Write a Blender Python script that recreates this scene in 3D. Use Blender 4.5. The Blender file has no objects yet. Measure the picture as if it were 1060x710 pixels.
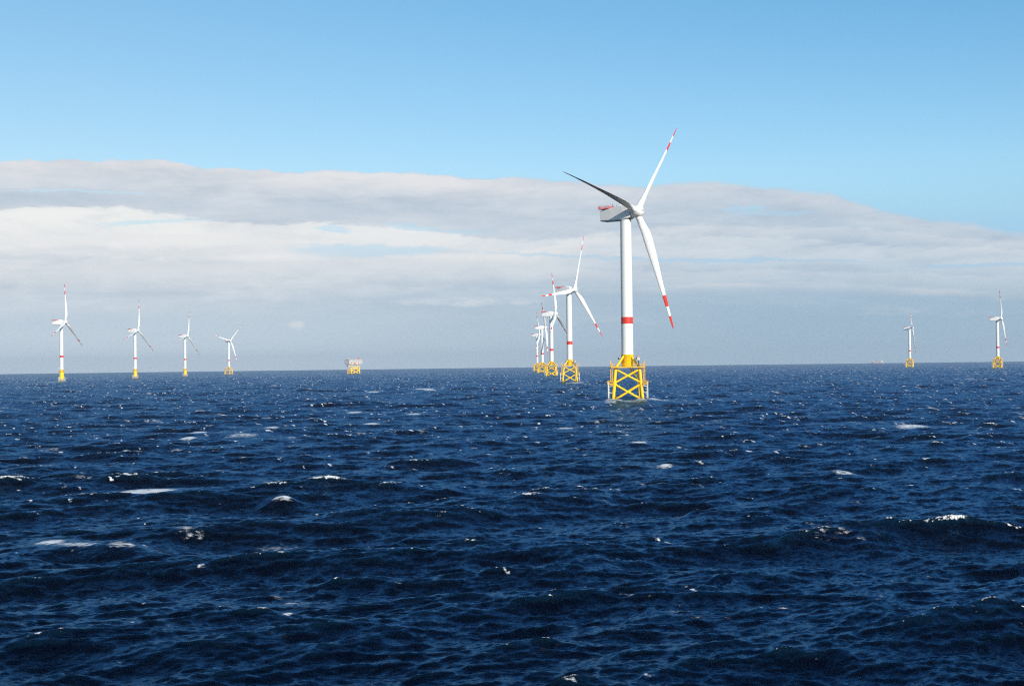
import bpy, bmesh, math, random
import numpy as np
from mathutils import Matrix, Vector

R = math.radians
scene = bpy.context.scene
col = scene.collection
random.seed(4)
RE = 6.9e6                      # earth radius with refraction: the sea really curves away
EYE = 19.2                      # deck height of the ship the photo was taken from

# ------------------------------------------------------------------ camera
cam_data = bpy.data.cameras.new('camera')
cam = bpy.data.objects.new('camera', cam_data)
col.objects.link(cam)
scene.camera = cam
cam_data.sensor_width = 36.0
cam_data.lens = 36.0 * 1500.0 / 1060.0
cam_data.clip_start = 0.5
cam_data.clip_end = 60000.0
pitch = math.atan(21.9 / 1500.0)
roll = math.atan(0.01233)
fw = Vector((0, math.cos(pitch), math.sin(pitch)))
up0 = Vector((0, -math.sin(pitch), math.cos(pitch)))
rt0 = Vector((1, 0, 0))
rt = rt0 * math.cos(roll) - up0 * math.sin(roll)
up = up0 * math.cos(roll) + rt0 * math.sin(roll)
cm = Matrix((rt, up, -fw)).transposed().to_4x4()
cm.translation = Vector((0, 0, EYE))
cam.matrix_world = cm

# ------------------------------------------------------------------ sun, sky, exposure
SUN_EL, SUN_AZ = R(24), R(149)          # azimuth clockwise from +Y (the view direction)
scene.view_settings.view_transform = 'Standard'
scene.view_settings.look = 'None'
scene.view_settings.exposure = 0.0
scene.view_settings.gamma = 1.0
SKY_K = 0.1
sun_data = bpy.data.lights.new('sun', 'SUN')
sun_data.energy = 5.0
sun_data.angle = R(0.5)
sun_data.color = (1.0, 0.93, 0.84)
sun = bpy.data.objects.new('sun', sun_data)
col.objects.link(sun)
sdir = Vector((math.sin(SUN_AZ) * math.cos(SUN_EL), math.cos(SUN_AZ) * math.cos(SUN_EL), math.sin(SUN_EL)))
sun.rotation_euler = sdir.to_track_quat('Z', 'Y').to_euler()
sun.location = (0, -50, 60)


class NT:
    """small helper to write node trees as expressions"""
    def __init__(s, tree):
        s.t = tree; s.n = tree.nodes; s.l = tree.links

    def put(s, sock, v):
        if isinstance(v, bpy.types.NodeSocket): s.l.new(v, sock)
        elif v is not None:
            if isinstance(v, (tuple, list)) and len(v) == 3 and sock.type == 'RGBA': v = (*v, 1)
            sock.default_value = v

    def node(s, kind, **kw):
        n = s.n.new(kind)
        for k, v in kw.items(): setattr(n, k, v)
        return n

    def m(s, op, a, b=None, c=None, clamp=False):
        n = s.node('ShaderNodeMath', operation=op); n.use_clamp = clamp
        s.put(n.inputs[0], a)
        if b is not None: s.put(n.inputs[1], b)
        if c is not None: s.put(n.inputs[2], c)
        return n.outputs[0]

    def rng(s, v, a, b, c=0.0, d=1.0, mode='SMOOTHSTEP'):
        n = s.node('ShaderNodeMapRange', interpolation_type=mode)
        s.put(n.inputs[0], v); s.put(n.inputs[1], a); s.put(n.inputs[2], b); s.put(n.inputs[3], c); s.put(n.inputs[4], d)
        return n.outputs[0]

    def vec(s, x, y, z=0.0):
        n = s.node('ShaderNodeCombineXYZ')
        s.put(n.inputs[0], x); s.put(n.inputs[1], y); s.put(n.inputs[2], z)
        return n.outputs[0]

    def sep(s, v):
        n = s.node('ShaderNodeSeparateXYZ'); s.put(n.inputs[0], v); return n.outputs

    def noise(s, v, scale=1.0, detail=4.0, rough=0.55, dist=0.0, lac=2.0):
        n = s.node('ShaderNodeTexNoise'); s.put(n.inputs['Vector'], v)
        n.inputs['Scale'].default_value = scale; n.inputs['Detail'].default_value = detail
        n.inputs['Roughness'].default_value = rough; n.inputs['Distortion'].default_value = dist
        n.inputs['Lacunarity'].default_value = lac
        return n.outputs['Fac']

    def mix(s, f, a, b):
        n = s.node('ShaderNodeMix', data_type='RGBA')
        s.put(n.inputs[0], f); s.put(n.inputs[6], a); s.put(n.inputs[7], b)
        return n.outputs[2]

    def ramp(s, f, stops, mode='LINEAR'):
        n = s.node('ShaderNodeValToRGB'); s.put(n.inputs[0], f)
        cr = n.color_ramp; cr.interpolation = mode
        while len(cr.elements) < len(stops): cr.elements.new(0.5)
        for e, (p, c) in zip(cr.elements, stops):
            e.position = p; e.color = (*c, 1)
        return n.outputs[0]


def lin(r, g, b):
    f = lambda c: (c / 255 / 12.92) if c / 255 <= 0.04045 else ((c / 255 + 0.055) / 1.055) ** 2.4
    return (f(r), f(g), f(b))


def cloud_rgb(r, g, b):
    return tuple(c / SKY_K for c in lin(r, g, b))


world = bpy.data.worlds.new('World')
scene.world = world
world.use_nodes = True
w = NT(world.node_tree)
w.n.clear()
out = w.node('ShaderNodeOutputWorld')
bg = w.node('ShaderNodeBackground')
bg.inputs[1].default_value = SKY_K
w.l.new(bg.outputs[0], out.inputs[0])
sky = w.node('ShaderNodeTexSky', sky_type='NISHITA')
sky.sun_disc = False
sky.sun_elevation = SUN_EL
sky.sun_rotation = SUN_AZ
sky.altitude = 0
sky.air_density = 1.0
sky.dust_density = 0.6
sky.ozone_density = 1.6
d = w.node('ShaderNodeTexCoord').outputs['Generated']
dx, dy, dz = w.sep(d)
az = w.m('ARCTAN2', dx, dy)
el = w.m('ARCSINE', dz)
# clear sky, with the milky tone of damp sea air
sky_t = w.node('ShaderNodeMix', data_type='RGBA', blend_type='MULTIPLY')
sky_t.inputs[0].default_value = 1.0
w.l.new(sky.outputs[0], sky_t.inputs[6])
sky_t.inputs[7].default_value = (1, 1, 1, 1)
w.l.new(w.mix(w.rng(el, 0.13, 0.24, mode='LINEAR'), w.mix(w.rng(az, -0.3, 0.3, mode='LINEAR'), (1.09, 1.20, 1.24), (1.05, 1.36, 1.52)),
              w.mix(w.rng(az, -0.3, 0.3, mode='LINEAR'), (0.92, 1.24, 1.31), (0.76, 1.29, 1.50))), sky_t.inputs[7])
low = w.mix(w.rng(az, -0.3, 0.3), cloud_rgb(186, 219, 240), cloud_rgb(163, 206, 236))
clear = w.mix(w.rng(el, 0.07, 0.14), low, sky_t.outputs[2])


def curve(pts, span):
    """a smooth curve against azimuth; pts are (azimuth, value), values up to span"""
    n = w.node('ShaderNodeFloatCurve')
    cv = n.mapping.curves[0]
    pts = [(-1.2, pts[0][1])] + list(pts) + [(1.2, pts[-1][1])]
    for i, (a, e) in enumerate(pts):
        x, y = (a + 1.2) / 2.4, e / span
        if i == 0: cv.points[0].location = (x, y)
        elif i == len(pts) - 1: cv.points[-1].location = (x, y)
        else: cv.points.new(x, y)
    n.mapping.update()
    w.l.new(az01, n.inputs[1])
    return w.m('MULTIPLY', n.outputs[0], span)


az01 = w.rng(az, -1.2, 1.2, mode='LINEAR')


def sheet(sa, se, scale=1.0, detail=5, rough=0.55, dist=0.0, off=0.0):
    return w.noise(w.vec(w.m('MULTIPLY_ADD', az, sa, off), w.m('MULTIPLY', el, se), off), scale, detail, rough, dist)


edge = curve([(-0.6, .125), (-0.36, .1355), (-.3028, .1379), (-.2471, .1392), (-.2, .1362), (-.1705, .1333), (-.14, .134), (-.0852, .1330), (.0014, .1283),
              (.0614, .1258), (.09, .1215), (.1144, .1228), (.15, .1222), (.1797, .1188), (.2181, .1120), (.2619, .0995), (.3049, .0900), (.3408, .0835), (.6, .07)], 0.2)
n_warp = sheet(5, 26, 1.3, 3)
p2 = w.vec(w.m('MULTIPLY', az, 9.0), w.m('MULTIPLY_ADD', n_warp, 1.2, w.m('MULTIPLY', el, 75.0)))
n_big = sheet(5, 26, 1.6, 4, 0.5)
n_str = w.noise(p2, 0.9, 6, 0.55)
n_mid = sheet(20, 85, 1.0, 6, 0.6, 0.5, 3.1)
n_fine = sheet(60, 190, 1.0, 5, 0.6, 0.4)
n_edge = sheet(26, 60, 1.0, 6, 0.6, 0.3)
ctr = lambda n, k: w.m('MULTIPLY', w.m('SUBTRACT', n, 0.5), k)
lift = w.m('ADD', ctr(n_edge, 0.011), ctr(n_fine, 0.003))
hgt = w.m('SUBTRACT', w.m('ADD', edge, lift), el)           # depth below the cloud edge
soft = w.rng(az, -0.1, 0.35, 0.0020, 0.0050, 'LINEAR')
bank = w.rng(w.m('DIVIDE', hgt, soft, clamp=True), 0, 1)
# lanes and holes of clear sky inside the bank
wob = w.m('ADD', ctr(n_str, 0.012), ctr(n_fine, 0.008))
gap = None
for a0, e0, ra, re, tl in [(-.095, .0790, .075, .0058, -.03), (-.122, .0935, .016, .0028, 0), (.115, .0705, .17, .0019, -.035), (.16, .1025, .020, .0028, 0), (.182, .0985, .035, .0024, -.05),
                           (-.29, .117, .06, .0014, 0), (-.24, .0975, .05, .0022, .05), (.31, .062, .06, .0016, 0), (-.05, .0945, .05, .0018, -.1)]:
    e_ = w.m('SUBTRACT', w.m('SUBTRACT', w.m('ADD', el, wob), e0), w.m('MULTIPLY', w.m('SUBTRACT', az, a0), tl))
    g_ = w.rng(w.m('ADD', w.m('POWER', w.m('ABSOLUTE', w.m('DIVIDE', w.m('SUBTRACT', az, a0), ra)), 2), w.m('POWER', w.m('ABSOLUTE', w.m('DIVIDE', e_, re)), 2)), 1.0, 0.1)
    gap = g_ if gap is None else w.m('MAXIMUM', gap, g_)
gap = w.m('MULTIPLY', gap, w.rng(n_mid, 0.3, 0.55, 0.4, 0.95))
mask = w.m('MULTIPLY', bank, w.m('SUBTRACT', 1.0, w.m('MULTIPLY', gap, 0.62)))
# tone of the bank against elevation, left and right
t = w.rng(el, 0.0, 0.14, mode='LINEAR')
c_left = w.ramp(t, [(0.0, cloud_rgb(206, 221, 231)), (0.22, cloud_rgb(198, 213, 225)), (0.36, cloud_rgb(204, 215, 225)), (0.46, cloud_rgb(221, 226, 231)), (0.62, cloud_rgb(224, 228, 233)), (0.80, cloud_rgb(206, 215, 225)), (1.0, cloud_rgb(212, 217, 224))])
c_right = w.ramp(t, [(0.0, cloud_rgb(163, 190, 208)), (0.20, cloud_rgb(160, 187, 207)), (0.36, cloud_rgb(170, 194, 213)), (0.50, cloud_rgb(185, 203, 219)), (0.70, cloud_rgb(189, 205, 220)), (1.0, cloud_rgb(190, 204, 219))])
base = w.mix(w.rng(az, -0.25, 0.25), c_left, c_right)
amp = w.m('MULTIPLY', w.rng(el, 0.025, 0.06, 0.12, 1.0), w.rng(az, -.3, .3, 1.0, 0.85))
shade = w.m('ADD', w.m('ADD', ctr(n_big, 0.30), ctr(n_str, 0.50)), w.m('ADD', ctr(n_fine, 0.22), ctr(n_mid, 0.45)))
shade = w.m('MULTIPLY', shade, amp)
tone = w.node('ShaderNodeVectorMath', operation='MULTIPLY')
w.l.new(base, tone.inputs[0])
w.l.new(w.vec(w.m('MULTIPLY_ADD', shade, 1.20, 1.0), w.m('MULTIPLY_ADD', shade, 0.90, 1.0), w.m('MULTIPLY_ADD', shade, 0.62, 1.0)), tone.inputs[1])
cloud = tone.outputs[0]


def lit_roll(c, top, lump, strength, depth, rgb, crisp=0.0026):
    """a roll of cloud with a crisp lit top that melts away below"""
    h_ = w.m('SUBTRACT', w.m('ADD', top, lump), el)
    f_ = w.m('MULTIPLY', w.rng(h_, 0.0, crisp), w.rng(h_, depth * 0.25, depth, 1.0, 0.0))
    f_ = w.m('MULTIPLY', w.m('MULTIPLY', f_, strength), w.rng(n_mid, 0.25, 0.6, 0.55, 1.0))
    return w.mix(f_, c, rgb)


# blue-grey hollow above the middle roll, then the rolls from far to near
top1 = curve([(-.36, .106), (-.30, .1085), (-.27, .1095), (-.235, .1045), (-.20, .1005), (-.13, .0985), (-.06, .094), (0, .088), (.1, .088), (.2, .083), (.34, .072)], 0.2)
hol = w.m('SUBTRACT', el, top1)
hol = w.m('MULTIPLY', w.rng(hol, -0.004, 0.003), w.rng(hol, 0.006, 0.020, 1.0, 0.0))
cloud = w.mix(w.m('MULTIPLY', hol, w.rng(az, -.02, .12, 0.42, 0.0)), cloud, cloud_rgb(196, 210, 223))
lump = w.m('ADD', ctr(n_mid, 0.012), ctr(n_fine, 0.006))
s_top = curve([(-.36, .45), (-.22, .30), (-.17, .5), (-.12, 1.0), (-.04, 1.0), (.02, .75), (.08, .4), (.16, .3), (.34, .22)], 1.0)
cloud = lit_roll(cloud, edge, lift, s_top, 0.020, cloud_rgb(230, 231, 234))
s_mid = curve([(-.36, 1.0), (-.23, 1.0), (-.19, .55), (-.12, .7), (-.05, .65), (0, .4), (.1, .3), (.34, .25)], 1.0)
cloud = lit_roll(cloud, top1, lump, s_mid, 0.034, cloud_rgb(243, 244, 242))
top15 = curve([(-.36, .088), (-.2, .0905), (-.1, .0865), (-.02, .079), (.1, .094), (.2, .092), (.34, .078)], 0.2)
cloud = lit_roll(cloud, top15, w.m('ADD', ctr(n_str, 0.010), ctr(n_fine, 0.004)), w.rng(az, -.1, .25, .75, .25), 0.014, cloud_rgb(236, 237, 237))
top2 = curve([(-.36, .072), (-.18, .072), (-.12, .0745), (-.05, .0735), (.02, .070), (.1, .064), (.2, .062), (.34, .054)], 0.2)
cloud = lit_roll(cloud, top2, lump, w.rng(az, -.15, .25, .55, .30), 0.020, cloud_rgb(220, 225, 230))
top3 = curve([(-.36, .0600), (-.24, .0625), (-.1, .056), (.05, .053), (.15, .0545), (.34, .047)], 0.2)
cloud = lit_roll(cloud, top3, w.m('ADD', ctr(n_str, 0.010), ctr(n_fine, 0.004)), w.rng(n_big, .4, .6, .1, .55), 0.007, cloud_rgb(216, 221, 226))
c1 = w.mix(mask, clear, cloud)
# a few small bright scraps under the bank
scr = None
for a0, e0, ra, re, k_ in [(-.148, .0285, .008, .0030, .8), (-.03, .043, .07, .0040, .6), (.255, .033, .030, .0036, .5), (.30, .030, .05, .0028, .25), (.33, .040, .016, .0050, .4), (.300, .0885, .014, .0034, .8), (.06, .030, .06, .003, .2)]:
    q = w.rng(w.m('ADD', w.m('POWER', w.m('ABSOLUTE', w.m('DIVIDE', w.m('SUBTRACT', az, a0), ra)), 2), w.m('POWER', w.m('ABSOLUTE', w.m('DIVIDE', w.m('SUBTRACT', w.m('ADD', lump, el), e0), re)), 2)), 1.0, 0.0, 0.0, k_)
    scr = q if scr is None else w.m('MAXIMUM', scr, q)
scr = w.m('MULTIPLY', scr, w.rng(n_fine, 0.3, 0.65, 0.15, 0.9))
c2 = w.mix(scr, c1, w.mix(w.rng(az, -.1, .3), cloud_rgb(226, 230, 233), cloud_rgb(198, 209, 219)))
w.l.new(c2, bg.inputs[0])


# ------------------------------------------------------------------ materials
def mat(name):
    m = bpy.data.materials.new(name)
    m.use_nodes = True
    t = NT(m.node_tree)
    b = t.n['Principled BSDF']
    return m, t, b


def paint(name, rgb, rough=0.45, wear=0.08, grime=None, splash=False, spec=0.4):
    m, t, b = mat(name)
    tc = t.node('ShaderNodeTexCoord').outputs['Object']
    n1 = t.noise(tc, 0.35, 5, 0.6)
    x, y, z = t.sep(tc)
    n2 = t.noise(t.vec(t.m('MULTIPLY', x, 2.2), t.m('MULTIPLY', y, 2.2), t.m('MULTIPLY', z, 0.12)), 1.0, 4, 0.6)
    dirt = grime or tuple(c * 0.55 for c in rgb)
    f = t.m('MULTIPLY', t.m('ADD', t.rng(n1, 0.45, 0.75), t.rng(n2, 0.5, 0.8)), wear)
    c = t.mix(f, rgb, dirt)
    if splash:      # weed and rust stain in the splash zone, fixed to the steel
        zz = t.m('MULTIPLY_ADD', t.m('SUBTRACT', n1, 0.5), 2.0, z)
        c = t.mix(t.rng(zz, 2.6, 0.9, 0, 0.85), c, (0.10, 0.06, 0.025))
    t.put(b.inputs['Base Color'], c)
    b.inputs['Roughness'].default_value = rough
    b.inputs['Specular IOR Level'].default_value = spec
    return m


WHITE = paint('white_tower_paint', (0.80, 0.79, 0.76), 0.35, 0.05)
BLADE = paint('white_blade_gelcoat', (0.80, 0.80, 0.78), 0.32, 0.08)
RED = paint('red_marking_paint', (0.72, 0.045, 0.025), 0.45, 0.08)
YEL = paint('yellow_jacket_paint', (0.98, 0.62, 0.008), 0.42, 0.12, (0.55, 0.24, 0.02), True)
YEL2 = paint('yellow_deck_paint', (0.92, 0.50, 0.02), 0.5, 0.2, (0.45, 0.18, 0.03))
FEND = paint('white_fender_paint', (0.62, 0.61, 0.58), 0.5, 0.2, (0.3, 0.22, 0.14), True)
DARK = paint('dark_equipment_paint', (0.05, 0.055, 0.065), 0.5)
CONC = paint('weathered_concrete', (0.33, 0.30, 0.25), 0.85, 0.4, (0.16, 0.13, 0.09), True)
GREY = paint('grey_cladding_paint', (0.24, 0.25, 0.27), 0.6, 0.25)
CREAM = paint('cream_cladding_paint', (0.60, 0.55, 0.50), 0.5, 0.35)
ORNG = paint('orange_paint', (0.80, 0.22, 0.03), 0.5, 0.2)
GLASS, _t, _b = mat('dark_window_glass')
_b.inputs['Base Color'].default_value = (0.03, 0.04, 0.05, 1)
_b.inputs['Roughness'].default_value = 0.08


# ------------------------------------------------------------------ mesh helpers
def cap(bm, a, b):
    bm.faces.new([bm.verts.new(v.co) for v in reversed(a)])
    bm.faces.new([bm.verts.new(v.co) for v in b])


def tube(bm, a, b, r1, r2=None, seg=12, caps=True):
    a, b = Vector(a), Vector(b)
    r2 = r1 if r2 is None else r2
    ax = (b - a).normalized()
    u = ax.orthogonal().normalized(); v = ax.cross(u)
    ra, rb = [], []
    for i in range(seg):
        c, s = math.cos(2 * math.pi * i / seg), math.sin(2 * math.pi * i / seg)
        ra.append(bm.verts.new(a + (u * c + v * s) * r1)); rb.append(bm.verts.new(b + (u * c + v * s) * r2))
    for i in range(seg):
        j = (i + 1) % seg
        f = bm.faces.new((ra[i], ra[j], rb[j], rb[i])); f.smooth = True
    if caps: cap(bm, ra, rb)


def path(bm, P, r, seg=10):
    P = [Vector(p) for p in P]
    rings = []
    u = None
    for i, p in enumerate(P):
        ax = (P[min(i + 1, len(P) - 1)] - P[max(i - 1, 0)]).normalized()
        u = (ax.orthogonal() if u is None else u - ax * u.dot(ax)).normalized()
        v = ax.cross(u)
        rings.append([bm.verts.new(p + (u * math.cos(2 * math.pi * k / seg) + v * math.sin(2 * math.pi * k / seg)) * r) for k in range(seg)])
    for A, B in zip(rings, rings[1:]):
        for k in range(seg):
            f = bm.faces.new((A[k], A[(k + 1) % seg], B[(k + 1) % seg], B[k])); f.smooth = True
    cap(bm, rings[0], rings[-1])


def lathe(bm, prof, seg=48, M=None, caps=True):
    rings = []
    for r, z in prof:
        rings.append([bm.verts.new((M or Matrix()) @ Vector((r * math.cos(2 * math.pi * k / seg), r * math.sin(2 * math.pi * k / seg), z))) for k in range(seg)])
    for A, B in zip(rings, rings[1:]):
        for k in range(seg):
            f = bm.faces.new((A[k], A[(k + 1) % seg], B[(k + 1) % seg], B[k])); f.smooth = True
    if caps: cap(bm, rings[0], rings[-1])


def box(bm, x0, x1, y0, y1, z0, z1, bev=0.0):
    vs = [bm.verts.new((x, y, z)) for x in (x0, x1) for y in (y0, y1) for z in (z0, z1)]
    fs = [bm.faces.new([vs[i] for i in q]) for q in ((0, 1, 3, 2), (4, 6, 7, 5), (0, 4, 5, 1), (2, 3, 7, 6), (0, 2, 6, 4), (1, 5, 7, 3))]
    if bev:
        es = list({e for f in fs for e in f.edges})
        bmesh.ops.bevel(bm, geom=es, offset=bev, segments=2, affect='EDGES')


def obj(name, bm, m, parent=None):
    bmesh.ops.recalc_face_normals(bm, faces=bm.faces)
    me = bpy.data.meshes.new(name)
    bm.to_mesh(me); bm.free()
    for mm in (m if isinstance(m, (list, tuple)) else [m]): me.materials.append(mm)
    o = bpy.data.objects.new(name, me)
    col.objects.link(o)
    o.parent = parent
    return o


def empty(name, loc=(0, 0, 0)):
    o = bpy.data.objects.new(name, None)
    o.empty_display_size = 2
    o.location = loc
    col.objects.link(o)
    return o


def railing(bm, x0, x1, y0, y1, z, h=1.15, r=0.05, step=2.0, rows=(1.0, 0.5)):
    C = [(x0, y0), (x1, y0), (x1, y1), (x0, y1)]
    for i in range(4):
        a, b = C[i], C[(i + 1) % 4]
        L = math.hypot(b[0] - a[0], b[1] - a[1]); n = max(1, round(L / step))
        for k in range(n):
            f = k / n
            x, y = a[0] + (b[0] - a[0]) * f, a[1] + (b[1] - a[1]) * f
            tube(bm, (x, y, z), (x, y, z + h), r, seg=6)
        for q in rows:
            tube(bm, (*a, z + h * q), (*b, z + h * q), r, seg=6)


# ------------------------------------------------------------------ the sea
def spectrum(L, N, lmin, lmax, wdir, rot, seed, hs, spread=2.0, lp=40.0):
    """one periodic patch of a wind sea; returns height, horizontal shifts and crest compression"""
    rg = np.random.default_rng(seed)
    k1 = np.fft.fftfreq(N, 1.0 / N) * 2 * np.pi / L
    kx, ky = np.meshgrid(k1, k1, indexing='ij')
    k = np.hypot(kx, ky); k[0, 0] = 1
    lam = 2 * np.pi / k
    kp = 2 * np.pi / lp
    w_ = np.sqrt(k / kp)                                   # omega / omega_p in deep water
    g = np.exp(-((w_ - 1) ** 2) / (2 * np.where(w_ < 1, .07, .09) ** 2))
    S = k ** -3.9 * np.exp(-1.25 * (kp / k) ** 2) * 2.4 ** g
    th = np.arctan2(ky, kx) - (wdir + rot)
    c = np.cos(th)
    n = np.clip(spread * (kp / k) ** 0.25 * 3.5, 2.0, 8)
    D = np.where(c > 0, np.abs(c) ** n, 0.12 * np.abs(c) ** n) + 0.04
    band = (1 / (1 + np.exp(-(lam / lmin - 1) * 12))) * (1 / (1 + np.exp((lam / lmax - 1) * 12)))
    A = np.sqrt(S * D * band) * (rg.normal(size=(N, N)) + 1j * rg.normal(size=(N, N))) * (2 * np.pi / L)
    A[0, 0] = 0
    f = lambda q: np.real(np.fft.ifft2(q)) * N * N
    h = f(A)
    Dx, Dy = f(-1j * kx / k * A), f(-1j * ky / k * A)     # choppy shifts (subtracted)
    return dict(L=L, N=N, rot=rot, h=h, Dx=Dx, Dy=Dy, xx=f(kx * kx / k * A), yy=f(ky * ky / k * A), xy=f(kx * ky / k * A))


WDIR = math.atan2(0.91, -0.41)                             # the wind sea runs away from the camera, to the left
HS = 2.05
pat = [spectrum(911., 512, 13., 400., WDIR, 0.0, 3, HS),
       spectrum(233., 512, 3.6, 13., WDIR, 0.5, 5, HS),
       spectrum(57., 512, 0.45, 3.6, WDIR, -0.35, 8, HS)]
s0 = HS / 4 / math.sqrt(sum(p['h'].var() for p in pat))    # one gain for all bands keeps the spectrum whole
CHOP = 1.3


def sample(p, key, X, Y):
    c, s = math.cos(p['rot']), math.sin(p['rot'])
    u = (X * c - Y * s) / p['L'] * p['N']; v = (X * s + Y * c) / p['L'] * p['N']
    iu, iv = np.floor(u).astype(np.int64), np.floor(v).astype(np.int64)
    fu, fv = u - iu, v - iv
    N = p['N']; iu %= N; iv %= N; ju, jv = (iu + 1) % N, (iv + 1) % N
    A = p[key]
    return A[iu, iv] * (1 - fu) * (1 - fv) + A[ju, iv] * fu * (1 - fv) + A[iu, jv] * (1 - fu) * fv + A[ju, jv] * fu * fv


def sea_mesh():
    # ring radii: fine from the ship's side out to the horizon; columns: fine across the view, coarse behind
    rr = [3.0]
    while rr[-1] < 60: rr.append(rr[-1] * 1.05)
    while rr[-1] < 3000: rr.append(rr[-1] * 1.0036)
    while rr[-1] < 20000: rr.append(rr[-1] * 1.006)
    rr = np.array(rr)
    fine = np.arange(-0.50, 0.50, 0.00085)
    coarse = np.arange(0.50, 2 * math.pi - 0.50, 0.012)
    aa = np.concatenate([fine, coarse])
    AZ, RR = np.meshgrid(aa, rr, indexing='ij')
    X, Y = RR * np.sin(AZ), RR * np.cos(AZ)
    H = np.zeros_like(X); SX = np.zeros_like(X); SY = np.zeros_like(X); J = np.zeros_like(X)
    for p, d0, gj in zip(pat, (9000., 1700., 450.), (1.0, 1.0, 0.55)):
        fade = 1 / (1 + (RR / d0) ** 4)
        c, s = math.cos(p['rot']), math.sin(p['rot'])
        h = sample(p, 'h', X, Y) * s0
        a, b = sample(p, 'Dx', X, Y) * s0, sample(p, 'Dy', X, Y) * s0
        if p is pat[2]: h, a, b = h * 1.25, a * 1.1, b * 1.1
        H += h * fade; SX += (a * c + b * s) * fade; SY += (-a * s + b * c) * fade
        fj = 1 / (1 + (RR / (d0 * 3)) ** 4)
        J += gj * fj * (sample(p, 'xx', X, Y) + sample(p, 'yy', X, Y)) * s0
    comp = J * 1.35                                        # how hard the crest is squeezed together
    # a few breakers placed where they roll in the photo
    Xd, Yd = X - CHOP * SX, Y - CHOP * SY      # water drawn towards the crests: sharp crests, wide troughs
    Z = H - (X * X + Y * Y) / (2 * RE)
    br = np.zeros_like(X)
    lift_ = np.zeros_like(X)
    for bx, by, lx, ly, a, st in BREAKERS:
        c, s = math.cos(a), math.sin(a)
        ux, uy = (Xd - bx) * c + (Yd - by) * s, -(Xd - bx) * s + (Yd - by) * c
        uy = uy + 0.10 * ux * ux / lx
        if by < 1300 and st > 0.7:                                       # each one rides on a crest of its own
            gcr = np.exp(-(ux / (lx * 1.6)) ** 2 - (uy / max(ly * 3.0, 4.0)) ** 2)
            lift_ += gcr * (0.75 - H)
        br = np.maximum(br, st * np.exp(-(ux / lx) ** 4 - ((uy + 1.2 * ly) / (2.2 * ly)) ** 2))
    Z = Z + lift_
    na, nr = X.shape
    idx = np.arange(na * nr).reshape(na, nr)
    nx = np.roll(idx, -1, axis=0)
    q = np.stack([idx[:, :-1], idx[:, 1:], nx[:, 1:], nx[:, :-1]], -1).reshape(-1, 4)
    me = bpy.data.meshes.new('sea')
    nv = na * nr
    me.vertices.add(nv)
    me.vertices.foreach_set('co', np.stack([Xd, Yd, Z], -1).astype(np.float32).ravel())
    me.loops.add(q.size)
    me.loops.foreach_set('vertex_index', q[:, ::-1].astype(np.int32).ravel())
    me.polygons.add(len(q))
    me.polygons.foreach_set('loop_start', np.arange(0, q.size, 4, dtype=np.int32))
    me.polygons.foreach_set('loop_total', np.full(len(q), 4, dtype=np.int32))
    me.polygons.foreach_set('use_smooth', np.ones(len(q), dtype=bool))
    me.update(calc_edges=True)
    at = me.attributes.new('crest', 'FLOAT', 'POINT')
    at.data.foreach_set('value', comp.astype(np.float32).ravel())
    at = me.attributes.new('breaker', 'FLOAT', 'POINT')
    at.data.foreach_set('value', br.astype(np.float32).ravel())
    print('sea verts', nv, 'crest pct', np.percentile(comp[:1100], [50, 90, 97, 99, 99.7]))
    return me


#            x       y     half length, half width, heading, strength
BREAKERS = [(-55.9, 222.8, 6.0, 2.2, 0.10, 0.95), (-49.4, 156.8, 1.6, 1.2, -.2, 1.0), (-46, 154.2, 3.2, 0.8, -0.35, .8), (-41.5, 153, 2.0, 0.8, 0.35, 0.8),
            (-91.0, 421, 3.2, 4.0, 0.1, 1.1), (-87, 391, 2.4, 3.0, 0, 1.0), (-75, 407.7, 5.5, 3.2, -.1, .75), (-69.6, 1153, 9, 14, 0, 1.1), (-63, 1110, 6, 8, 0, .9),
            (-45.7, 470, 3.5, 4.0, 0, 1.0), (111.9, 411, 6.0, 3.6, 0, .9), (-31, 180.4, 4.5, 1.6, 0.0, 0.62), (-26.6, 164.8, 3.6, 1.3, 0, .62), (-33.2, 208.8, 1.8, 0.7, 0, .95),
            (-74.4, 450, 3.0, 2.2, 0, .9), (29.6, 340, 2.3, 1.1, -.2, .95), (54.4, 244, 2.2, 1.7, .3, .8), (9.3, 321.6, 7, 2.5, 0, .65), (27.9, 264.4, 1.8, 1.4, -.3, .9),
            (49.5, 716, 5, 6, 0, 1.0), (65, 716, 6, 7, 0, 1.0), (57, 700, 12, 6, -.1, .72), (70, 705, 7, 6, 0, .8), (46, 690, 4, 5, 0, .8), (-710, 2290, 16, 40, 0, .8), (62, 1480, 12, 40, 0, .8),
            (-100.5, 1060, 6, 10, 0, .9), (40, 600, 3, 6, 0, .7), (-38, 560, 3.5, 4, 0, .85), (-64, 590, 4, 5, 0, .9), (-110, 520, 3, 4, 0, .7), (15, 420, 3, 2.6, 0, .8)]

FOAM_LO, FOAM_HI = 0.62, 0.84
wm, t, b = mat('sea_water')
geo = t.node('ShaderNodeNewGeometry').outputs['Position']
gx, gy, gz = t.sep(geo)
cr = t.node('ShaderNodeAttribute', attribute_name='crest').outputs['Fac']
bk = t.node('ShaderNodeAttribute', attribute_name='breaker').outputs['Fac']
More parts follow.
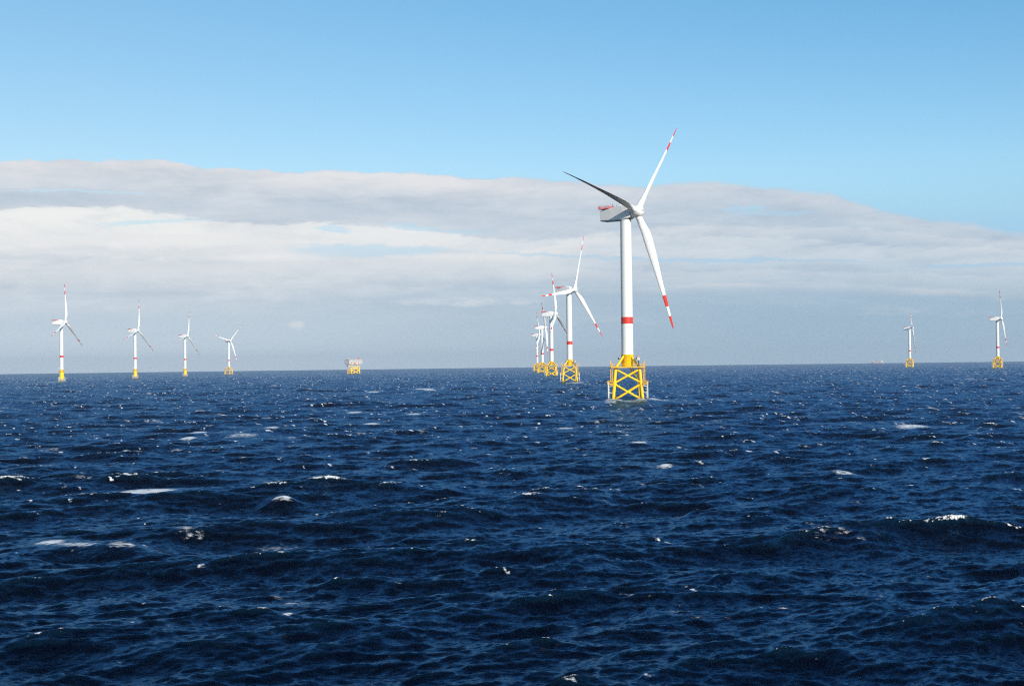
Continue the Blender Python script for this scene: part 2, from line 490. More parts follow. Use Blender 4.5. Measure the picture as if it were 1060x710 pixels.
# ripples too small for the mesh; stretched along the crests
ca, sa = math.cos(WDIR), math.sin(WDIR)
along = t.m('ADD', t.m('MULTIPLY', gx, ca), t.m('MULTIPLY', gy, sa))
cross = t.m('SUBTRACT', t.m('MULTIPLY', gy, ca), t.m('MULTIPLY', gx, sa))
rv = t.vec(along, t.m('MULTIPLY', cross, 0.45))
def slope(scale, amount, detail=4):
    n = t.node('ShaderNodeTexNoise'); t.l.new(rv, n.inputs['Vector'])
    n.inputs['Scale'].default_value = scale; n.inputs['Detail'].default_value = detail
    n.inputs['Roughness'].default_value = 0.62; n.inputs['Distortion'].default_value = 0.25
    a_ = t.node('ShaderNodeVectorMath', operation='SUBTRACT'); t.l.new(n.outputs['Color'], a_.inputs[0]); a_.inputs[1].default_value = (.5, .5, .5)
    m_ = t.node('ShaderNodeVectorMath', operation='MULTIPLY'); t.l.new(a_.outputs[0], m_.inputs[0]); m_.inputs[1].default_value = (amount, amount, 0)
    return m_.outputs[0]


def vadd(a_, b_, op='ADD'):
    n = t.node('ShaderNodeVectorMath', operation=op); t.l.new(a_, n.inputs[0])
    if b_ is not None: t.l.new(b_, n.inputs[1])
    return n.outputs[0]


nrm = t.node('ShaderNodeNewGeometry').outputs['Normal']
nn = vadd(vadd(vadd(nrm, slope(0.25, 0.25)), slope(0.9, 0.55)), slope(3.0, 0.60))
nn = vadd(nn, None, 'NORMALIZE')
# foam: squeezed crests, broken up by lace
f1 = t.noise(rv, 1.7, 6, 0.68, 0.6)
f2 = t.noise(rv, 0.06, 4, 0.6)
f3 = t.noise(t.vec(along, cross), 7.0, 4, 0.7)
press = t.m('ADD', cr, t.m('MULTIPLY', t.m('SUBTRACT', f1, 0.5), 0.9))
press = t.m('ADD', press, t.m('MULTIPLY', t.m('SUBTRACT', f2, 0.5), 0.35))
press = t.m('SUBTRACT', press, t.rng(gy, 100, 400, 0.08, 0.0))
foam_a = t.m('MULTIPLY', t.rng(press, FOAM_LO, FOAM_HI), t.rng(f3, 0.40, 0.60, 0.25, 1.0))
press2 = t.m('ADD', bk, t.m('MULTIPLY', t.m('SUBTRACT', f1, 0.52), 1.5))
foam_b = t.m('MULTIPLY', t.rng(press2, 0.50, 0.95), t.rng(f3, 0.34, 0.55, 0.45, 1.0))
near = t.m('SUBTRACT', t.rng(gy, 120, 480, 0.045, 0.0), t.rng(gy, 350, 3000, 0.0, 0.06, 'LINEAR'))   # fewer whitecaps in the lee of the ship
f4 = t.m('SUBTRACT', t.noise(t.vec(t.m('MULTIPLY', along, 0.45), cross), 0.36, 3, 0.6, 0.2), near)
foam_c = t.m('MULTIPLY', t.rng(t.m('ADD', f4, t.m('MULTIPLY', t.m('SUBTRACT', f1, 0.5), 0.30)), 0.638, 0.695), t.rng(cr, -0.10, 0.15, 0.0, 1.0))
f5 = t.m('SUBTRACT', t.noise(t.vec(t.m('MULTIPLY', along, 0.30), cross), 0.11, 3, 0.6, 0.2), near)
foam_d = t.m('MULTIPLY', t.rng(t.m('ADD', f5, t.m('MULTIPLY', t.m('SUBTRACT', f1, 0.5), 0.5)), 0.655, 0.735), t.rng(cr, -0.15, 0.15, 0.0, 0.75))
foam_d = t.m('MULTIPLY', foam_d, t.rng(f3, 0.42, 0.6, 0.2, 1.0))
foam = t.m('MAXIMUM', t.m('MAXIMUM', foam_a, foam_b), t.m('MAXIMUM', foam_c, foam_d))
veil = t.m('MULTIPLY', t.rng(f2, 0.58, 0.75), t.rng(f1, 0.55, 0.72, 0.0, 0.05))    # old foam streaks
foam = t.m('MINIMUM', t.m('ADD', foam, veil), 1.0)
deep = t.mix(t.rng(cr, 0.0, 0.5), (0.0004, 0.0018, 0.006), (0.0015, 0.009, 0.02))
t.n.remove(b)
body = t.node('ShaderNodeBsdfDiffuse')
t.put(body.inputs['Color'], deep)
t.l.new(nn, body.inputs['Normal'])
gl = t.node('ShaderNodeBsdfGlossy')
gl.inputs['Color'].default_value = (0.20, 0.44, 0.74, 1)
gl.inputs['Roughness'].default_value = 0.15
t.l.new(nn, gl.inputs['Normal'])
fr = t.node('ShaderNodeFresnel'); fr.inputs['IOR'].default_value = 1.19
t.l.new(nn, fr.inputs['Normal'])
b = t.node('ShaderNodeMixShader')
t.l.new(t.m('MINIMUM', fr.outputs[0], 0.50), b.inputs[0]); t.l.new(body.outputs[0], b.inputs[1]); t.l.new(gl.outputs[0], b.inputs[2])
fb = t.node('ShaderNodeBsdfDiffuse')
fb.inputs['Color'].default_value = (0.78, 0.79, 0.78, 1)
mx = t.node('ShaderNodeMixShader')
t.l.new(foam, mx.inputs[0]); t.l.new(b.outputs[0], mx.inputs[1]); t.l.new(fb.outputs[0], mx.inputs[2])
t.l.new(mx.outputs[0], t.n['Material Output'].inputs['Surface'])
sme = sea_mesh()
sme.materials.append(wm)
sea = bpy.data.objects.new('sea', sme)
col.objects.link(sea)
sea['kind'] = 'structure'


# ------------------------------------------------------------------ wind turbines
HUB_Z = 95.0
GROUP = 'wind turbines standing in the sea'
N = {}


def blade_mesh(kind):
    """blade along +Z from the hub centre, rotor axis +Y towards the wind, chord in the rotor plane (X)"""
    bm = bmesh.new()
    st = [(2.2, 1.7, 1.7, 0), (4.0, 1.7, 1.65, 0), (7.0, 1.85, 1.4, 14), (11, 2.2, 1.1, 13), (15, 2.3, .92, 11), (21, 2.1, .72, 9), (28, 1.75, .52, 7.5), (36, 1.3, .4, 5), (44.5, .98, .28, 3.5), (44.6, .98, .28, 3.5),
          (50.3, .78, .21, 2.5), (50.4, .78, .21, 2.5), (55.5, .6, .15, 2), (55.6, .6, .15, 2), (59.5, .45, .09, 1.5), (61.4, .32, .06, 1), (62.2, .08, .02, 1)]
    lo, hi = {'body': (0, 99), 'band': (44.5, 50.4), 'tip': (55.5, 99)}[kind]
    grow = 0.0 if kind == 'body' else 0.025
    rings = []
    for z, c, th, tw in st:
        if not (lo <= z <= hi): continue
        pre = 5.2 * z / 62.0 - 2.6 * (z / 62.0) ** 2           # coned towards the wind, flexed back by it
        bl = 1 if z >= 11 else (0 if z <= 4 else (z - 4) / 7)
        a = R(tw + PITCH * bl)
        ring = []
        for k in range(20):
            u = 2 * math.pi * k / 20
            cx, cy = math.cos(u), math.sin(u)
            # airfoil: blunt nose at -X, sharp tail at +X
            sx = c * cx
            tail = 0.5 * (1 - cx)
            sy = th * cy * ((1 - bl) + bl * (0.12 + 1.25 * tail ** 0.75))
            sx += bl * c * 0.42
            sx, sy = sx + grow * cx, sy + grow * cy
            ring.append(bm.verts.new((sx * math.cos(a) - sy * math.sin(a), sx * math.sin(a) + sy * math.cos(a) + pre, z)))
        rings.append(ring)
    for A, B in zip(rings, rings[1:]):
        for k in range(20):
            f = bm.faces.new((A[k], A[(k + 1) % 20], B[(k + 1) % 20], B[k])); f.smooth = True
    bm.faces.new(rings[0][::-1]); bm.faces.new(rings[-1])
    return bm


PITCH = 16.0


def nacelle_profile_bm():
    """local frame: +Y forward (upwind), origin on the tower axis at hub height"""
    bm = bmesh.new()
    # stations along the length: y, half width, bottom, top
    st = [(-13.9, 2.7, -3.4, 1.0), (-13.5, 3.1, -3.9, 1.5), (-7.4, 3.3, -4.0, 2.3), (-3, 3.3, -4.0, 3.4), (0, 3.3, -4.0, 3.6), (2.6, 3.1, -3.4, 3.3), (4.3, 2.5, -2.6, 2.7)]
    rings = []
    for y, hw, zb, zt in st:
        r = 0.55
        P = []
        for cx, cz, a0 in ((hw - r, zt - r, 0), (-hw + r, zt - r, 90), (-hw + r, zb + r, 180), (hw - r, zb + r, 270)):
            for k in range(4):
                a = R(a0 + k * 30); P.append((cx + r * math.cos(a), y, cz + r * math.sin(a)))
        rings.append([bm.verts.new(p) for p in P])
    n = len(rings[0])
    for A, B in zip(rings, rings[1:]):
        for k in range(n):
            f = bm.faces.new((A[k], A[(k + 1) % n], B[(k + 1) % n], B[k])); f.smooth = (k % 4 != 3)
    bm.faces.new(rings[0][::-1]); bm.faces.new(rings[-1])
    return bm


def add_top(root, z0, yaw, phi, feather):
    """tower, nacelle, hub and blades on a foundation whose top is z0; yaw: axis leans (sin,-cos)"""
    bm = bmesh.new()
    lathe(bm, [(3.0, z0), (2.96, 39), (2.92, 56), (2.85, 75), (2.75, 91.2)], 64)
    tw = obj('tower', bm, WHITE, root)
    bm = bmesh.new()
    for z_, r_ in ((z0 + .12, 3.08), (57, 2.95), (75, 2.89), (90.9, 2.86)): lathe(bm, [(r_ - .2, z_ - .12), (r_, z_ - .12), (r_, z_ + .12), (r_ - .2, z_ + .12)], 56)
    for f_ in bm.faces: f_.smooth = False
    obj('flange', bm, WHITE, tw)
    bm = bmesh.new(); lathe(bm, [(2.99, 38.8), (2.985, 42.2)], 56, caps=False); obj('red_band', bm, RED, tw)
    # nacelle group turned into the wind
    nb = obj('nacelle', nacelle_profile_bm(), WHITE, root)
    rot = Matrix.Rotation(math.pi + yaw, 4, 'Z')            # +Y -> (sin yaw, -cos yaw)
    nb.matrix_local = Matrix.Translation((0, 0, HUB_Z)) @ rot
    bm = bmesh.new()
    box(bm, -3.0, 3.0, -14.9, -8.6, 2.3, 2.5)
    railing(bm, -3.0, 3.0, -14.9, -8.6, 2.5, 1.3, .08, 1.2, (1.0, .6, .25))
    for x in (-2, 2):
        for y in (-13.2, -9): tube(bm, (x, y, 1.2), (x, y, 2.3), .12, seg=6)
    obj('winching_platform', bm, RED, nb)
    bm = bmesh.new()
    box(bm, -1.2, 1.2, -3.5, -2.0, 3.3, 4.1, .1); box(bm, -.6, .6, -1.2, -.2, 3.45, 3.95, .08)
    obj('roof_hatch', bm, WHITE, nb)
    bm = bmesh.new()
    for x in (-1.8, 1.8):
        tube(bm, (x, -6.6, 2.3), (x, -6.6, 4.0), .07, seg=6); tube(bm, (x - .5, -6.6, 3.9), (x + .5, -6.6, 3.9), .06, seg=6)
        tube(bm, (x, -6.6, 3.95), (x, -6.6, 4.35), .18, seg=8)
    obj('wind_sensor_mast', bm, DARK, nb)
    # hub
    tilt = Matrix.Rotation(R(6), 4, 'X')
    hubc = Matrix.Translation((0, 0, HUB_Z)) @ rot @ Matrix.Translation((0, 7.0, 0)) @ tilt
    bm = bmesh.new()
    My = Matrix.Rotation(R(-90), 4, 'X')                    # lathe axis z -> +Y
    lathe(bm, [(2.0, -3.2), (2.5, -3.0), (2.7, -2.0), (3.0, -1.7), (3.1, 0), (3.0, 1.4), (2.6, 2.5), (1.8, 3.2), (.8, 3.55), (.05, 3.6)], 40, My)
    hb = obj('hub', bm, WHITE, root)
    hb.matrix_local = hubc
    bm = bmesh.new(); lathe(bm, [(.5, 3.5), (.55, 3.66), (.3, 3.74)], 20, My); obj('nose_cap', bm, GREY, hb)
    for k in range(3):
        a = phi + k * 2 * math.pi / 3
        for key in ('body', 'band', 'tip'):
            if key not in N:
                tmp = obj('x', blade_mesh(key), BLADE if key == 'body' else RED)
                N[key] = tmp.data; bpy.data.objects.remove(tmp)
        bl = bpy.data.objects.new('blade', N['body']); col.objects.link(bl); bl.parent = root
        # seen from the front, a positive angle turns the blade towards the camera's right
        bl.matrix_local = hubc @ Matrix.Rotation(-a, 4, 'Y') @ Matrix.Rotation(feather[k] if isinstance(feather, tuple) else feather, 4, 'Z')
        for key, nm in (('band', 'red_band'), ('tip', 'red_tip')):
            c = bpy.data.objects.new(nm, N[key]); col.objects.link(c); c.parent = bl


N['body'] = None
N.pop('body')


def jacket():
    """steel jacket foundation; returns root with every part"""
    root = empty('wind_turbine')
    zt, zb, ht, hb = 16.6, -6.0, 5.9, 7.98
    hw = lambda z: 7.43 + (ht - 7.43) * z / zt
    S = [(-1, -1), (1, -1), (1, 1), (-1, 1)]
    for sx, sy in S:
        bm = bmesh.new()
        tube(bm, (sx * hw(zb), sy * hw(zb), zb), (sx * ht, sy * ht, zt + .5), .82, .76, 20)
        for z in (9.0, .3): tube(bm, (sx * hw(z - .9), sy * hw(z - .9), z - .9), (sx * hw(z + .9), sy * hw(z + .9), z + .9), .92, seg=20)
        obj('leg', bm, YEL, root)
    for i in range(4):
        a, b = S[i], S[(i + 1) % 4]
        for z0, z1 in ((0.3, 8.6), (9.2, 16.0)):
            bm = bmesh.new()
            tube(bm, (a[0] * hw(z0), a[1] * hw(z0), z0), (b[0] * hw(z1), b[1] * hw(z1), z1), .5, seg=14)
            m0 = hw((z0 + z1) / 2)
            tube(bm, (b[0] * hw(z0), b[1] * hw(z0), z0), (a[0] * hw(z1), a[1] * hw(z1), z1), .48, seg=14)
            obj('cross_brace', bm, YEL, root)
    for sx, sy in S:
        bm = bmesh.new(); tube(bm, (sx * ht, sy * ht, 16.6), (sx * 1.9, sy * 1.9, 22.6), .6, .55, 16); obj('strut', bm, YEL, root)
    bm = bmesh.new(); lathe(bm, [(2.5, 17.37), (3.08, 18.0), (3.08, 22.9), (3.25, 23.0), (3.25, 23.4)], 48); obj('transition_piece', bm, YEL, root)
    bm = bmesh.new()
    for s in (-1, 1):
        box(bm, -8.2, 8.2, s * 7.9 - .3, s * 7.9 + .3, 16.75, 17.25); box(bm, s * 7.9 - .3, s * 7.9 + .3, -7.6, 7.6, 16.75, 17.25)
        box(bm, -7.6, 7.6, s * 2.6 - .2, s * 2.6 + .2, 16.8, 17.2)
    box(bm, -8.2, 8.2, -8.2, 8.2, 17.26, 17.36)
    dk = obj('platform', bm, YEL2, root)
    bm = bmesh.new(); railing(bm, -8.15, 8.15, -8.15, 8.15, 17.36, 1.2, .05, 1.9); obj('railing', bm, YEL2, dk)
    for s in (-1, 1):                                       # corner posts and ladder cages on both sides
        bm = bmesh.new()
        for y in (-7.2, -5.6):
            tube(bm, (s * 8.5, y, 9.3), (s * 8.5, y, 20.6), .16, seg=8)
            tube(bm, (s * 7.6, y, 9.3), (s * 7.6, y, 19.0), .12, seg=8)
        z = 9.6
        while z < 20.2:
            tube(bm, (s * 8.5, -7.2, z), (s * 8.5, -5.6, z), .07, seg=6)
            if z < 18.6: tube(bm, (s * 8.5, -7.2, z), (s * 7.6, -7.2, z + .9), .09, seg=6)
            z += .9
        obj('ladder', bm, ORNG if False else YEL2, root)
        bm = bmesh.new()
        box(bm, min(s * 7.3, s * 10.1), max(s * 7.3, s * 10.1), -8.2, -4.6, 8.6, 8.95)
        for y in (-8.0, -4.8): tube(bm, (s * 7.3, y, 8.0), (s * 10.0, y, 8.7), .16, seg=8)
        railing(bm, min(s * 8.0, s * 10.1), max(s * 8.0, s * 10.1), -8.2, -4.6, 8.95, 1.3, .09, 1.2)
        obj('rest_platform', bm, YEL2, root)
        bm = bmesh.new()
        for y in (-7.9, -5.9): tube(bm, (s * 9.75, y, -3), (s * 9.75, y, 9.8), .34, seg=12)
        for z in (1.0, 4.2, 7.4):
            for y in (-7.9, -5.9): tube(bm, (s * 9.75, y, z), (s * 7.6, y, z + .2), .2, seg=8)
        z = -1.0
        while z < 9.4:
            tube(bm, (s * 9.3, -7.9, z), (s * 9.3, -5.9, z), .09, seg=6); z += .45
        for k in range(7): box(bm, min(s * 8.95, s * 9.5), max(s * 8.95, s * 9.5), -7.9, -7.2, .6 + k * 1.3, 1.05 + k * 1.3)
        obj('boat_landing', bm, FEND, root)
    bm = bmesh.new()
    path(bm, [(1.2, -1.0, 17.0), (1.9, -2.2, 15.2), (3.4, -3.6, 13.6), (4.8, -5.0, 12.0), (5.3, -5.8, 10), (5.5, -6.2, 7), (5.75, -6.4, 3), (6.1, -6.6, -3)], .33, 10)
    path(bm, [(2.4, 1.0, 17.0), (3.0, 0, 15.0), (4.4, -1.6, 13.2), (5.6, -2.4, 10), (6.0, -2.4, 4), (6.2, -2.4, -3)], .28, 10)
    obj('cable_tube', bm, YEL, root)
    bm = bmesh.new()
    box(bm, 4.9, 6.0, -6.9, -5.9, 17.36, 18.7, .08); tube(bm, (5.45, -6.4, 18.7), (5.45, -6.4, 21.6), .3, seg=12)
    cr_ = obj('davit_crane', bm, DARK, root)
    bm = bmesh.new(); box(bm, 4.75, 6.15, -7.0, -5.8, 20.4, 21.9, .1); obj('crane_housing', bm, FEND, cr_)
    bm = bmesh.new(); tube(bm, (5.45, -6.4, 22.0), (4.6, -5.0, 22.6), .22, .14, 8); box(bm, 5.0, 5.9, -6.8, -6.0, 21.92, 22.4, .05); obj('crane_boom', bm, ORNG, cr_)
    for s in (-1, 1):
        bm = bmesh.new()
        tube(bm, (s * 2.9, -.8, 21.2), (s * 4.6, -.8, 21.3), .14, seg=8); tube(bm, (s * 4.5, -.8, 20.9), (s * 4.5, -.8, 21.9), .36, seg=12)
        obj('navigation_lamp', bm, DARK, root)
    return root, 23.4


def gravity_base():
    """concrete gravity foundation with a yellow collar"""
    root = empty('wind_turbine')
    bm = bmesh.new(); lathe(bm, [(5.8, -6), (5.4, 0), (5.0, 4.0), (4.6, 5.0)], 48); obj('concrete_cone', bm, CONC, root)
    bm = bmesh.new(); lathe(bm, [(3.9, 5.0), (3.7, 9), (3.5, 16.2), (3.5, 16.6)], 48); obj('concrete_shaft', bm, YEL, root)
    bm = bmesh.new(); lathe(bm, [(4.6, 16.6), (4.9, 16.9), (4.9, 17.3), (4.6, 17.35)], 48); dk = obj('platform', bm, YEL2, root)
    bm = bmesh.new()
    for k in range(20):
        a, b = 2 * math.pi * k / 20, 2 * math.pi * (k + 1) / 20
        tube(bm, (4.75 * math.cos(a), 4.75 * math.sin(a), 17.3), (4.75 * math.cos(a), 4.75 * math.sin(a), 18.6), .07, seg=6)
        for z in (18.0, 18.6): tube(bm, (4.75 * math.cos(a), 4.75 * math.sin(a), z), (4.75 * math.cos(b), 4.75 * math.sin(b), z), .07, seg=6)
    obj('railing', bm, YEL2, dk)
    bm = bmesh.new(); lathe(bm, [(3.0, 17.36), (3.0, 19.4), (3.1, 19.45), (3.1, 19.8)], 48); obj('transition_piece', bm, YEL, root)
    for s in (-1, 1):
        bm = bmesh.new()
        for x in (-.9, .9): tube(bm, (x + s * 4.6, -4.3, -3), (x * .9 + s * 4.3, -4.2, 8.2), .3, seg=10)
        for k in range(18): tube(bm, (-.9 + s * 4.6, -4.35, -.5 + k * .5), (.9 + s * 4.6, -4.35, -.5 + k * .5), .07, seg=6)
        obj('boat_landing', bm, FEND, root)
    bm = bmesh.new(); tube(bm, (-4.0, -2.2, 17.3), (-4.0, -2.2, 21.2), .28, seg=10)
    box(bm, -4.8, -3.3, -2.9, -1.5, 21.2, 22.4, .1); tube(bm, (-4.3, -2.4, 22.0), (-5.6, -3.6, 24.2), .16, seg=8)
    obj('davit_crane', bm, FEND, root)
    bm = bmesh.new(); box(bm, 2.6, 4.2, -3.0, -1.4, 17.36, 19.2, .1); obj('equipment_box', bm, GREY, root)
    return root, 19.8


def copy_tree(o, parent=None):
    c = o.copy(); col.objects.link(c)
    if parent is not None: c.parent = parent
    for ch in list(o.children): copy_tree(ch, c)
    return c


# bearing, distance, rotor heading, rotor turn, foundation, turn of foundation, label
TURB = [
    (.07938, 732, 50.4, 41.1, 'J', 4.5, 'nearest and tallest white wind turbine, on a yellow lattice base with white ladders'),
    (.03969, 1493, 52.2, 21.8, 'J', 2.5, 'second largest wind turbine, front one of the row receding behind the nearest turbine'),
    (.02721, 2199, 73.9, -2.3, 'J', 8, 'wind turbine with an upright blade, just behind the front one of the receding row'),
    (.02079, 3006, 82.3, -36.6, 'J', 12, 'small wind turbine second from the left end of the receding row'),
    (.01722, 3759, 70.2, -12, 'J', 14, 'smallest wind turbine, at the far left end of the receding row'),
    (-.30147, 2407, 81.6, 5.0, 'G', -17, 'leftmost wind turbine in the photo, tallest of three on round yellow bases'),
    (-.25451, 2938, 72.8, 9.0, 'G', -14, 'second wind turbine from the left edge, one blade up, on a round yellow base'),
    (-.22201, 3470, 72.2, 13.5, 'G', -12, 'third wind turbine from the left edge, on a narrow round yellow base'),
    (-.19305, 4114, 51.1, 44.5, 'J', 34, 'small wind turbine with spread blades on a wide yellow lattice base'),
    (.26780, 3650, 74.5, 56.5, 'J', 30, 'smaller of the two wind turbines at the right, rotor seen edge on'),
    (.32337, 2922, 68.5, 25.0, 'J', 28, 'larger of the two right-hand wind turbines, close to the right edge'),
]
proto = {'J': jacket(), 'G': gravity_base()}
used = set()
jobs = []
for bz, D, yaw, phi, kind, fr, label in TURB:
    root, z0 = proto[kind]
    if kind in used: root = None
    used.add(kind)
    jobs.append((bz, D, yaw, phi, kind, fr, label, root, z0))
roots = []
for bz, D, yaw, phi, kind, fr, label, root, z0 in jobs:     # copy the bare foundations first
    roots.append(root if root is not None else copy_tree(proto[kind][0]))
for (bz, D, yaw, phi, kind, fr, label, _, z0), root in zip(jobs, roots):
    fz = R(-fr)
    root.location = (D * math.sin(bz), D * math.cos(bz), -D * D / 2 / RE)
    root.rotation_euler = (0, 0, fz)
    add_top(root, z0, R(yaw) - fz, R(phi), (R(4), R(36), R(58)) if D < 1000 else R(0 if yaw < 60 else -66 if D == 3650 else 40 if bz > .2 else 62))
    root['label'] = label
    root['category'] = 'wind turbine'
    root['group'] = GROUP
# make the far towers share the near one's meshes
first = {}
for root, j in zip(roots, jobs):
    for o in root.children_recursive:
        key = (j[4], o.name.split('.')[0], o.parent.name.split('.')[0])
        if o.name.split('.')[0] in ('tower', 'nacelle', 'hub', 'winching_platform', 'roof_hatch', 'wind_sensor_mast', 'nose_cap', 'flange') or (o.name.startswith('red_band') and o.parent.name.startswith('tower')):
            if key in first and first[key] is not o.data:
                old = o.data; o.data = first[key]
                if old.users == 0: bpy.data.meshes.remove(old)
            else: first[key] = o.data


# ------------------------------------------------------------------ transformer platform
D = 3740.0
bz = math.atan((365.3 - 530) / 1500) + 0.0004
root = empty('offshore_substation', (D * math.sin(bz), D * math.cos(bz), -D * D / 2 / RE))
root.rotation_euler = (0, 0, R(6.5))
root['label'] = 'distant white and grey platform on yellow legs standing alone on the horizon'
root['category'] = 'offshore platform'
for sx in (-1, 1):
    for sy in (-1, 1):
        bm = bmesh.new(); tube(bm, (sx * 11.5 + 4, sy * 10.5, -6), (sx * 9.4 + 4, sy * 9, 19), 1.5, 1.4, 14); obj('leg', bm, YEL, root)
for s in (-1, 1):
    for z0, z1 in ((0, 9), (9.4, 18)):
        w0, w1 = 11 - z0 * .09, 11 - z1 * .09
        bm = bmesh.new()
        tube(bm, (-w0 + 4, s * 10, z0), (w1 + 4, s * 9.3, z1), .95, seg=10); tube(bm, (w0 + 4, s * 10, z0), (-w1 + 4, s * 9.3, z1), .92, seg=10)
        obj('cross_brace', bm, YEL, root)
        bm = bmesh.new()
        tube(bm, (s * w0 + 4, -10, z0), (s * w1 + 4, 9.3, z1), .95, seg=10); tube(bm, (s * w0 + 4, 10, z0), (s * w1 + 4, -9.3, z1), .92, seg=10)
        obj('cross_brace', bm, YEL, root)
bm = bmesh.new()
for x in (-15.5, -12.5): tube(bm, (x, -9, -4), (x, -9, 10.5), .8, seg=10)
for z in (3, 7, 10): tube(bm, (-15.5, -9, z), (-6, -9, z), .5, seg=8)
box(bm, -17, -10, -11, -6, 10.2, 10.9); railing(bm, -17, -10, -11, -6, 10.9, 1.5, .12)
obj('boat_landing', bm, YEL2, root)
bm = bmesh.new()
for x in (-8, -2, 2, 9): tube(bm, (x, -9.6, 2), (x, -9.6, 18), .45, seg=8)
box(bm, -5, 12, -10.4, -9.9, 8.3, 9.1); box(bm, -3, 10.4, -10.2, -9.8, 15.0, 17.6)
obj('cable_tube', bm, YEL, root)
bm = bmesh.new(); box(bm, -15, 17, -12, 12, 19.0, 20.0); box(bm, -12, 16, -11.4, 11.4, 23.6, 24.2)
for x in (-13, -6, 1, 8, 15):
    for y in (-11, 11): tube(bm, (x, y, 20), (x, y, 25), .45, seg=8)
dk = obj('deck', bm, CREAM, root)
bm = bmesh.new(); railing(bm, -15, 17, -12, 12, 20.0, 1.3, .1); obj('railing', bm, YEL2, dk)
bm = bmesh.new(); box(bm, -12, -4, -9, 9, 20.0, 23.6); box(bm, 6, 14, -9, 9, 20.0, 23.6); obj('lower_module', bm, CREAM, root)
bm = bmesh.new(); box(bm, -11.6, 21.5, -12, 12, 25.0, 35.6, .3); md = obj('main_module', bm, CREAM, root)
bm = bmesh.new()
for x, z, w_, h_ in ((-8, 31, 1.6, 1.6), (-4, 31.5, 2.4, 1.4), (0, 27.2, 4.6, 3.0), (3.5, 31.8, 1.6, 1.4), (7, 31.5, 2.2, 2), (11, 28, 2, 3.2), (12.5, 32.2, 3, 1.2), (17, 31.5, 1.6, 1.6), (17.5, 27, 2.2, 2.2), (-7, 26.8, 2.4, 2.4)):
    box(bm, x, x + w_, -12.12, -12.0, z, z + h_)
obj('window', bm, GREY, md)
bm = bmesh.new(); box(bm, -23.5, -11.8, -10, 11, 25.6, 36.4, .3); obj('grey_module', bm, GREY, root)
bm = bmesh.new(); box(bm, -20, -10, -8, 8, 21, 25.5, .2); tube(bm, (-16, 0, 18.5), (-16, 0, 21), 1.2, seg=10); obj('cooler_bank', bm, GREY, root)
bm = bmesh.new(); box(bm, -20, 21, -12, 12, 36.45, 36.7); railing(bm, -20, 21, -12, 12, 36.7, 1.3, .12, 2.0); obj('roof_railing', bm, CREAM, root)
bm = bmesh.new(); tube(bm, (13, 0, 36.7), (13, 0, 40.2), .9, seg=12); box(bm, 10.5, 15.4, -2, 2, 39.0, 41.4, .3); cr_ = obj('deck_crane', bm, RED, root)
bm = bmesh.new(); tube(bm, (14, 0, 40.4), (5, -3, 38.9), .5, .3, 8); obj('crane_boom', bm, RED, cr_)
bm = bmesh.new(); box(bm, 1, 5.5, -13.6, -12.1, 24.3, 27.6, .2); obj('lifeboat', bm, ORNG, root)
bm = bmesh.new(); tube(bm, (-20, 4, 36.4), (-20, 4, 44), .2, .1, 8); obj('antenna_mast', bm, DARK, root)

# ------------------------------------------------------------------ ship on the horizon
D = 12500.0
bz = math.atan((908.3 - 530) / 1500)
root = empty('cargo_ship', (D * math.sin(bz), D * math.cos(bz), -D * D / 2 / RE))
root.rotation_euler = (0, 0, R(-14 - 8))
root['label'] = 'faint pale ship on the horizon, left of the two right-hand turbines'
root['category'] = 'ship'
bm = bmesh.new()
rings = []
for x, hw_, zt in ((-50, .4, 13.5), (-46, 3.5, 12.8), (-38, 7.6, 12.0), (-25, 8.6, 11.2), (25, 8.6, 11), (42, 8.0, 11.4), (49, 6.4, 12)):
    P = [(x, -hw_, zt), (x, -hw_ * .94, 5), (x + .6, -hw_ * .6, -1), (x + .6, hw_ * .6, -1), (x, hw_ * .94, 5), (x, hw_, zt)]
    rings.append([bm.verts.new(p) for p in P])
for A, B in zip(rings, rings[1:]):
    for k in range(6): bm.faces.new((A[k], A[(k + 1) % 6], B[(k + 1) % 6], B[k]))
bm.faces.new(rings[0]); bm.faces.new(rings[-1])
hull = obj('hull', bm, CREAM, root)
bm = bmesh.new(); box(bm, 24, 42, -7.8, 7.8, 11.2, 19.5, .3); box(bm, 25.5, 38, -7, 7, 19.5, 25.5, .3); box(bm, 26, 34, -8.4, 8.4, 25.5, 29, .3); sp = obj('superstructure', bm, WHITE, root)
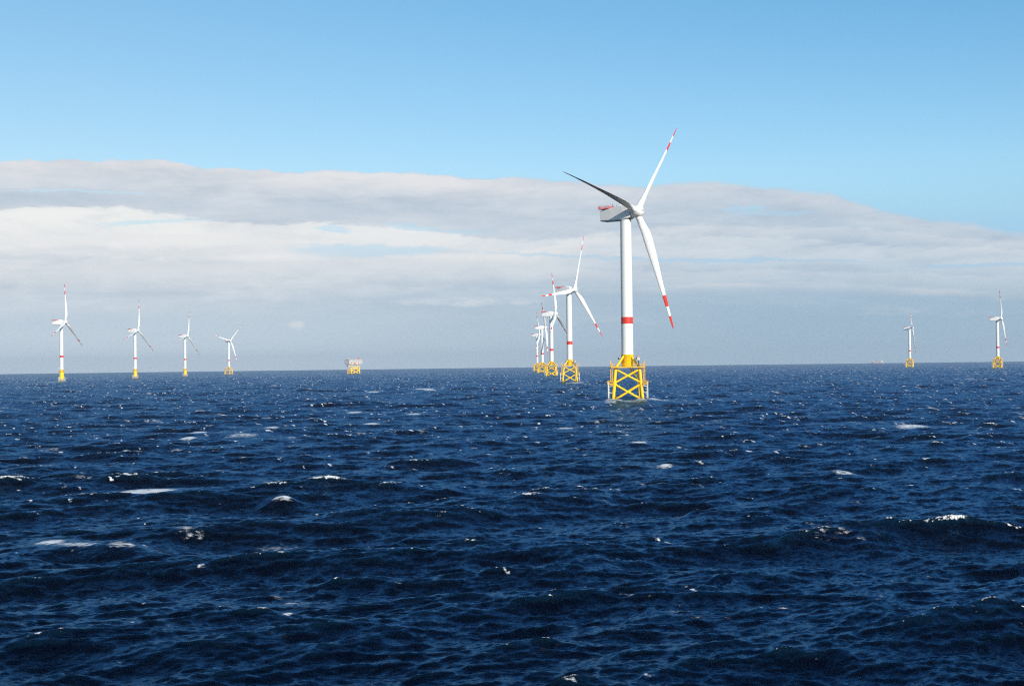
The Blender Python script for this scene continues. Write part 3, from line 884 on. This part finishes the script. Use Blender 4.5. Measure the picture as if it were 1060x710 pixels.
bm = bmesh.new(); box(bm, 25.85, 26.0, -8, 8, 26.4, 28); box(bm, 26.4, 33.6, -8.5, -8.38, 26.4, 28); obj('window', bm, GLASS, sp)
bm = bmesh.new(); box(bm, 38.5, 43, -2.5, 2.5, 19.5, 31, .4); obj('funnel', bm, ORNG, root)
bm = bmesh.new(); tube(bm, (30, 0, 29), (30, 0, 38), .5, .25, 8); tube(bm, (30, -3, 34), (30, 3, 34), .2, seg=6); obj('mast', bm, WHITE, root)
bm = bmesh.new(); box(bm, -47, -33, -6, 6, 12.6, 19, .3); box(bm, -43, -36, -5, 5, 19, 23, .3); obj('forecastle', bm, CREAM, root)
for x in (-20, 0):
    bm = bmesh.new(); tube(bm, (x, 0, 11), (x, 0, 19), .7, seg=8); tube(bm, (x, 0, 18.5), (x + 13, 0, 16.5), .45, .3, 8); obj('deck_crane', bm, ORNG, root)
bm = bmesh.new()
for x in (-27, -12, 3, 14): box(bm, x, x + 9, -6.4, 6.4, 11.3, 13.6, .2)
obj('hatch_cover', bm, ORNG, root)

# ------------------------------------------------------------------ sea haze
HAZE = 4.6e-5
if HAZE:
    bm = bmesh.new(); box(bm, -20600, 20600, -20600, 20600, -31.5, 172)
    hm = bpy.data.materials.new('haze'); hm.use_nodes = True
    h = NT(hm.node_tree)
    h.n.remove(h.n['Principled BSDF'])
    pv = h.node('ShaderNodeVolumePrincipled')
    pv.inputs['Color'].default_value = (0.86, 0.92, 0.98, 1)
    pv.inputs['Density'].default_value = HAZE
    pv.inputs['Anisotropy'].default_value = 0.2
    h.l.new(pv.outputs[0], h.n['Material Output'].inputs['Volume'])
    hz = obj('haze', bm, hm)
    hz['kind'] = 'stuff'

cy = scene.cycles
cy.use_denoising = False
cy.filter_width = 1.15
cy.sample_clamp_direct = 1.6
cy.sample_clamp_indirect = 3.0
cy.max_bounces = 5
cy.diffuse_bounces = 2
cy.glossy_bounces = 3
cy.volume_bounces = 1
cy.transmission_bounces = 2
cy.caustics_reflective = False
cy.caustics_refractive = False
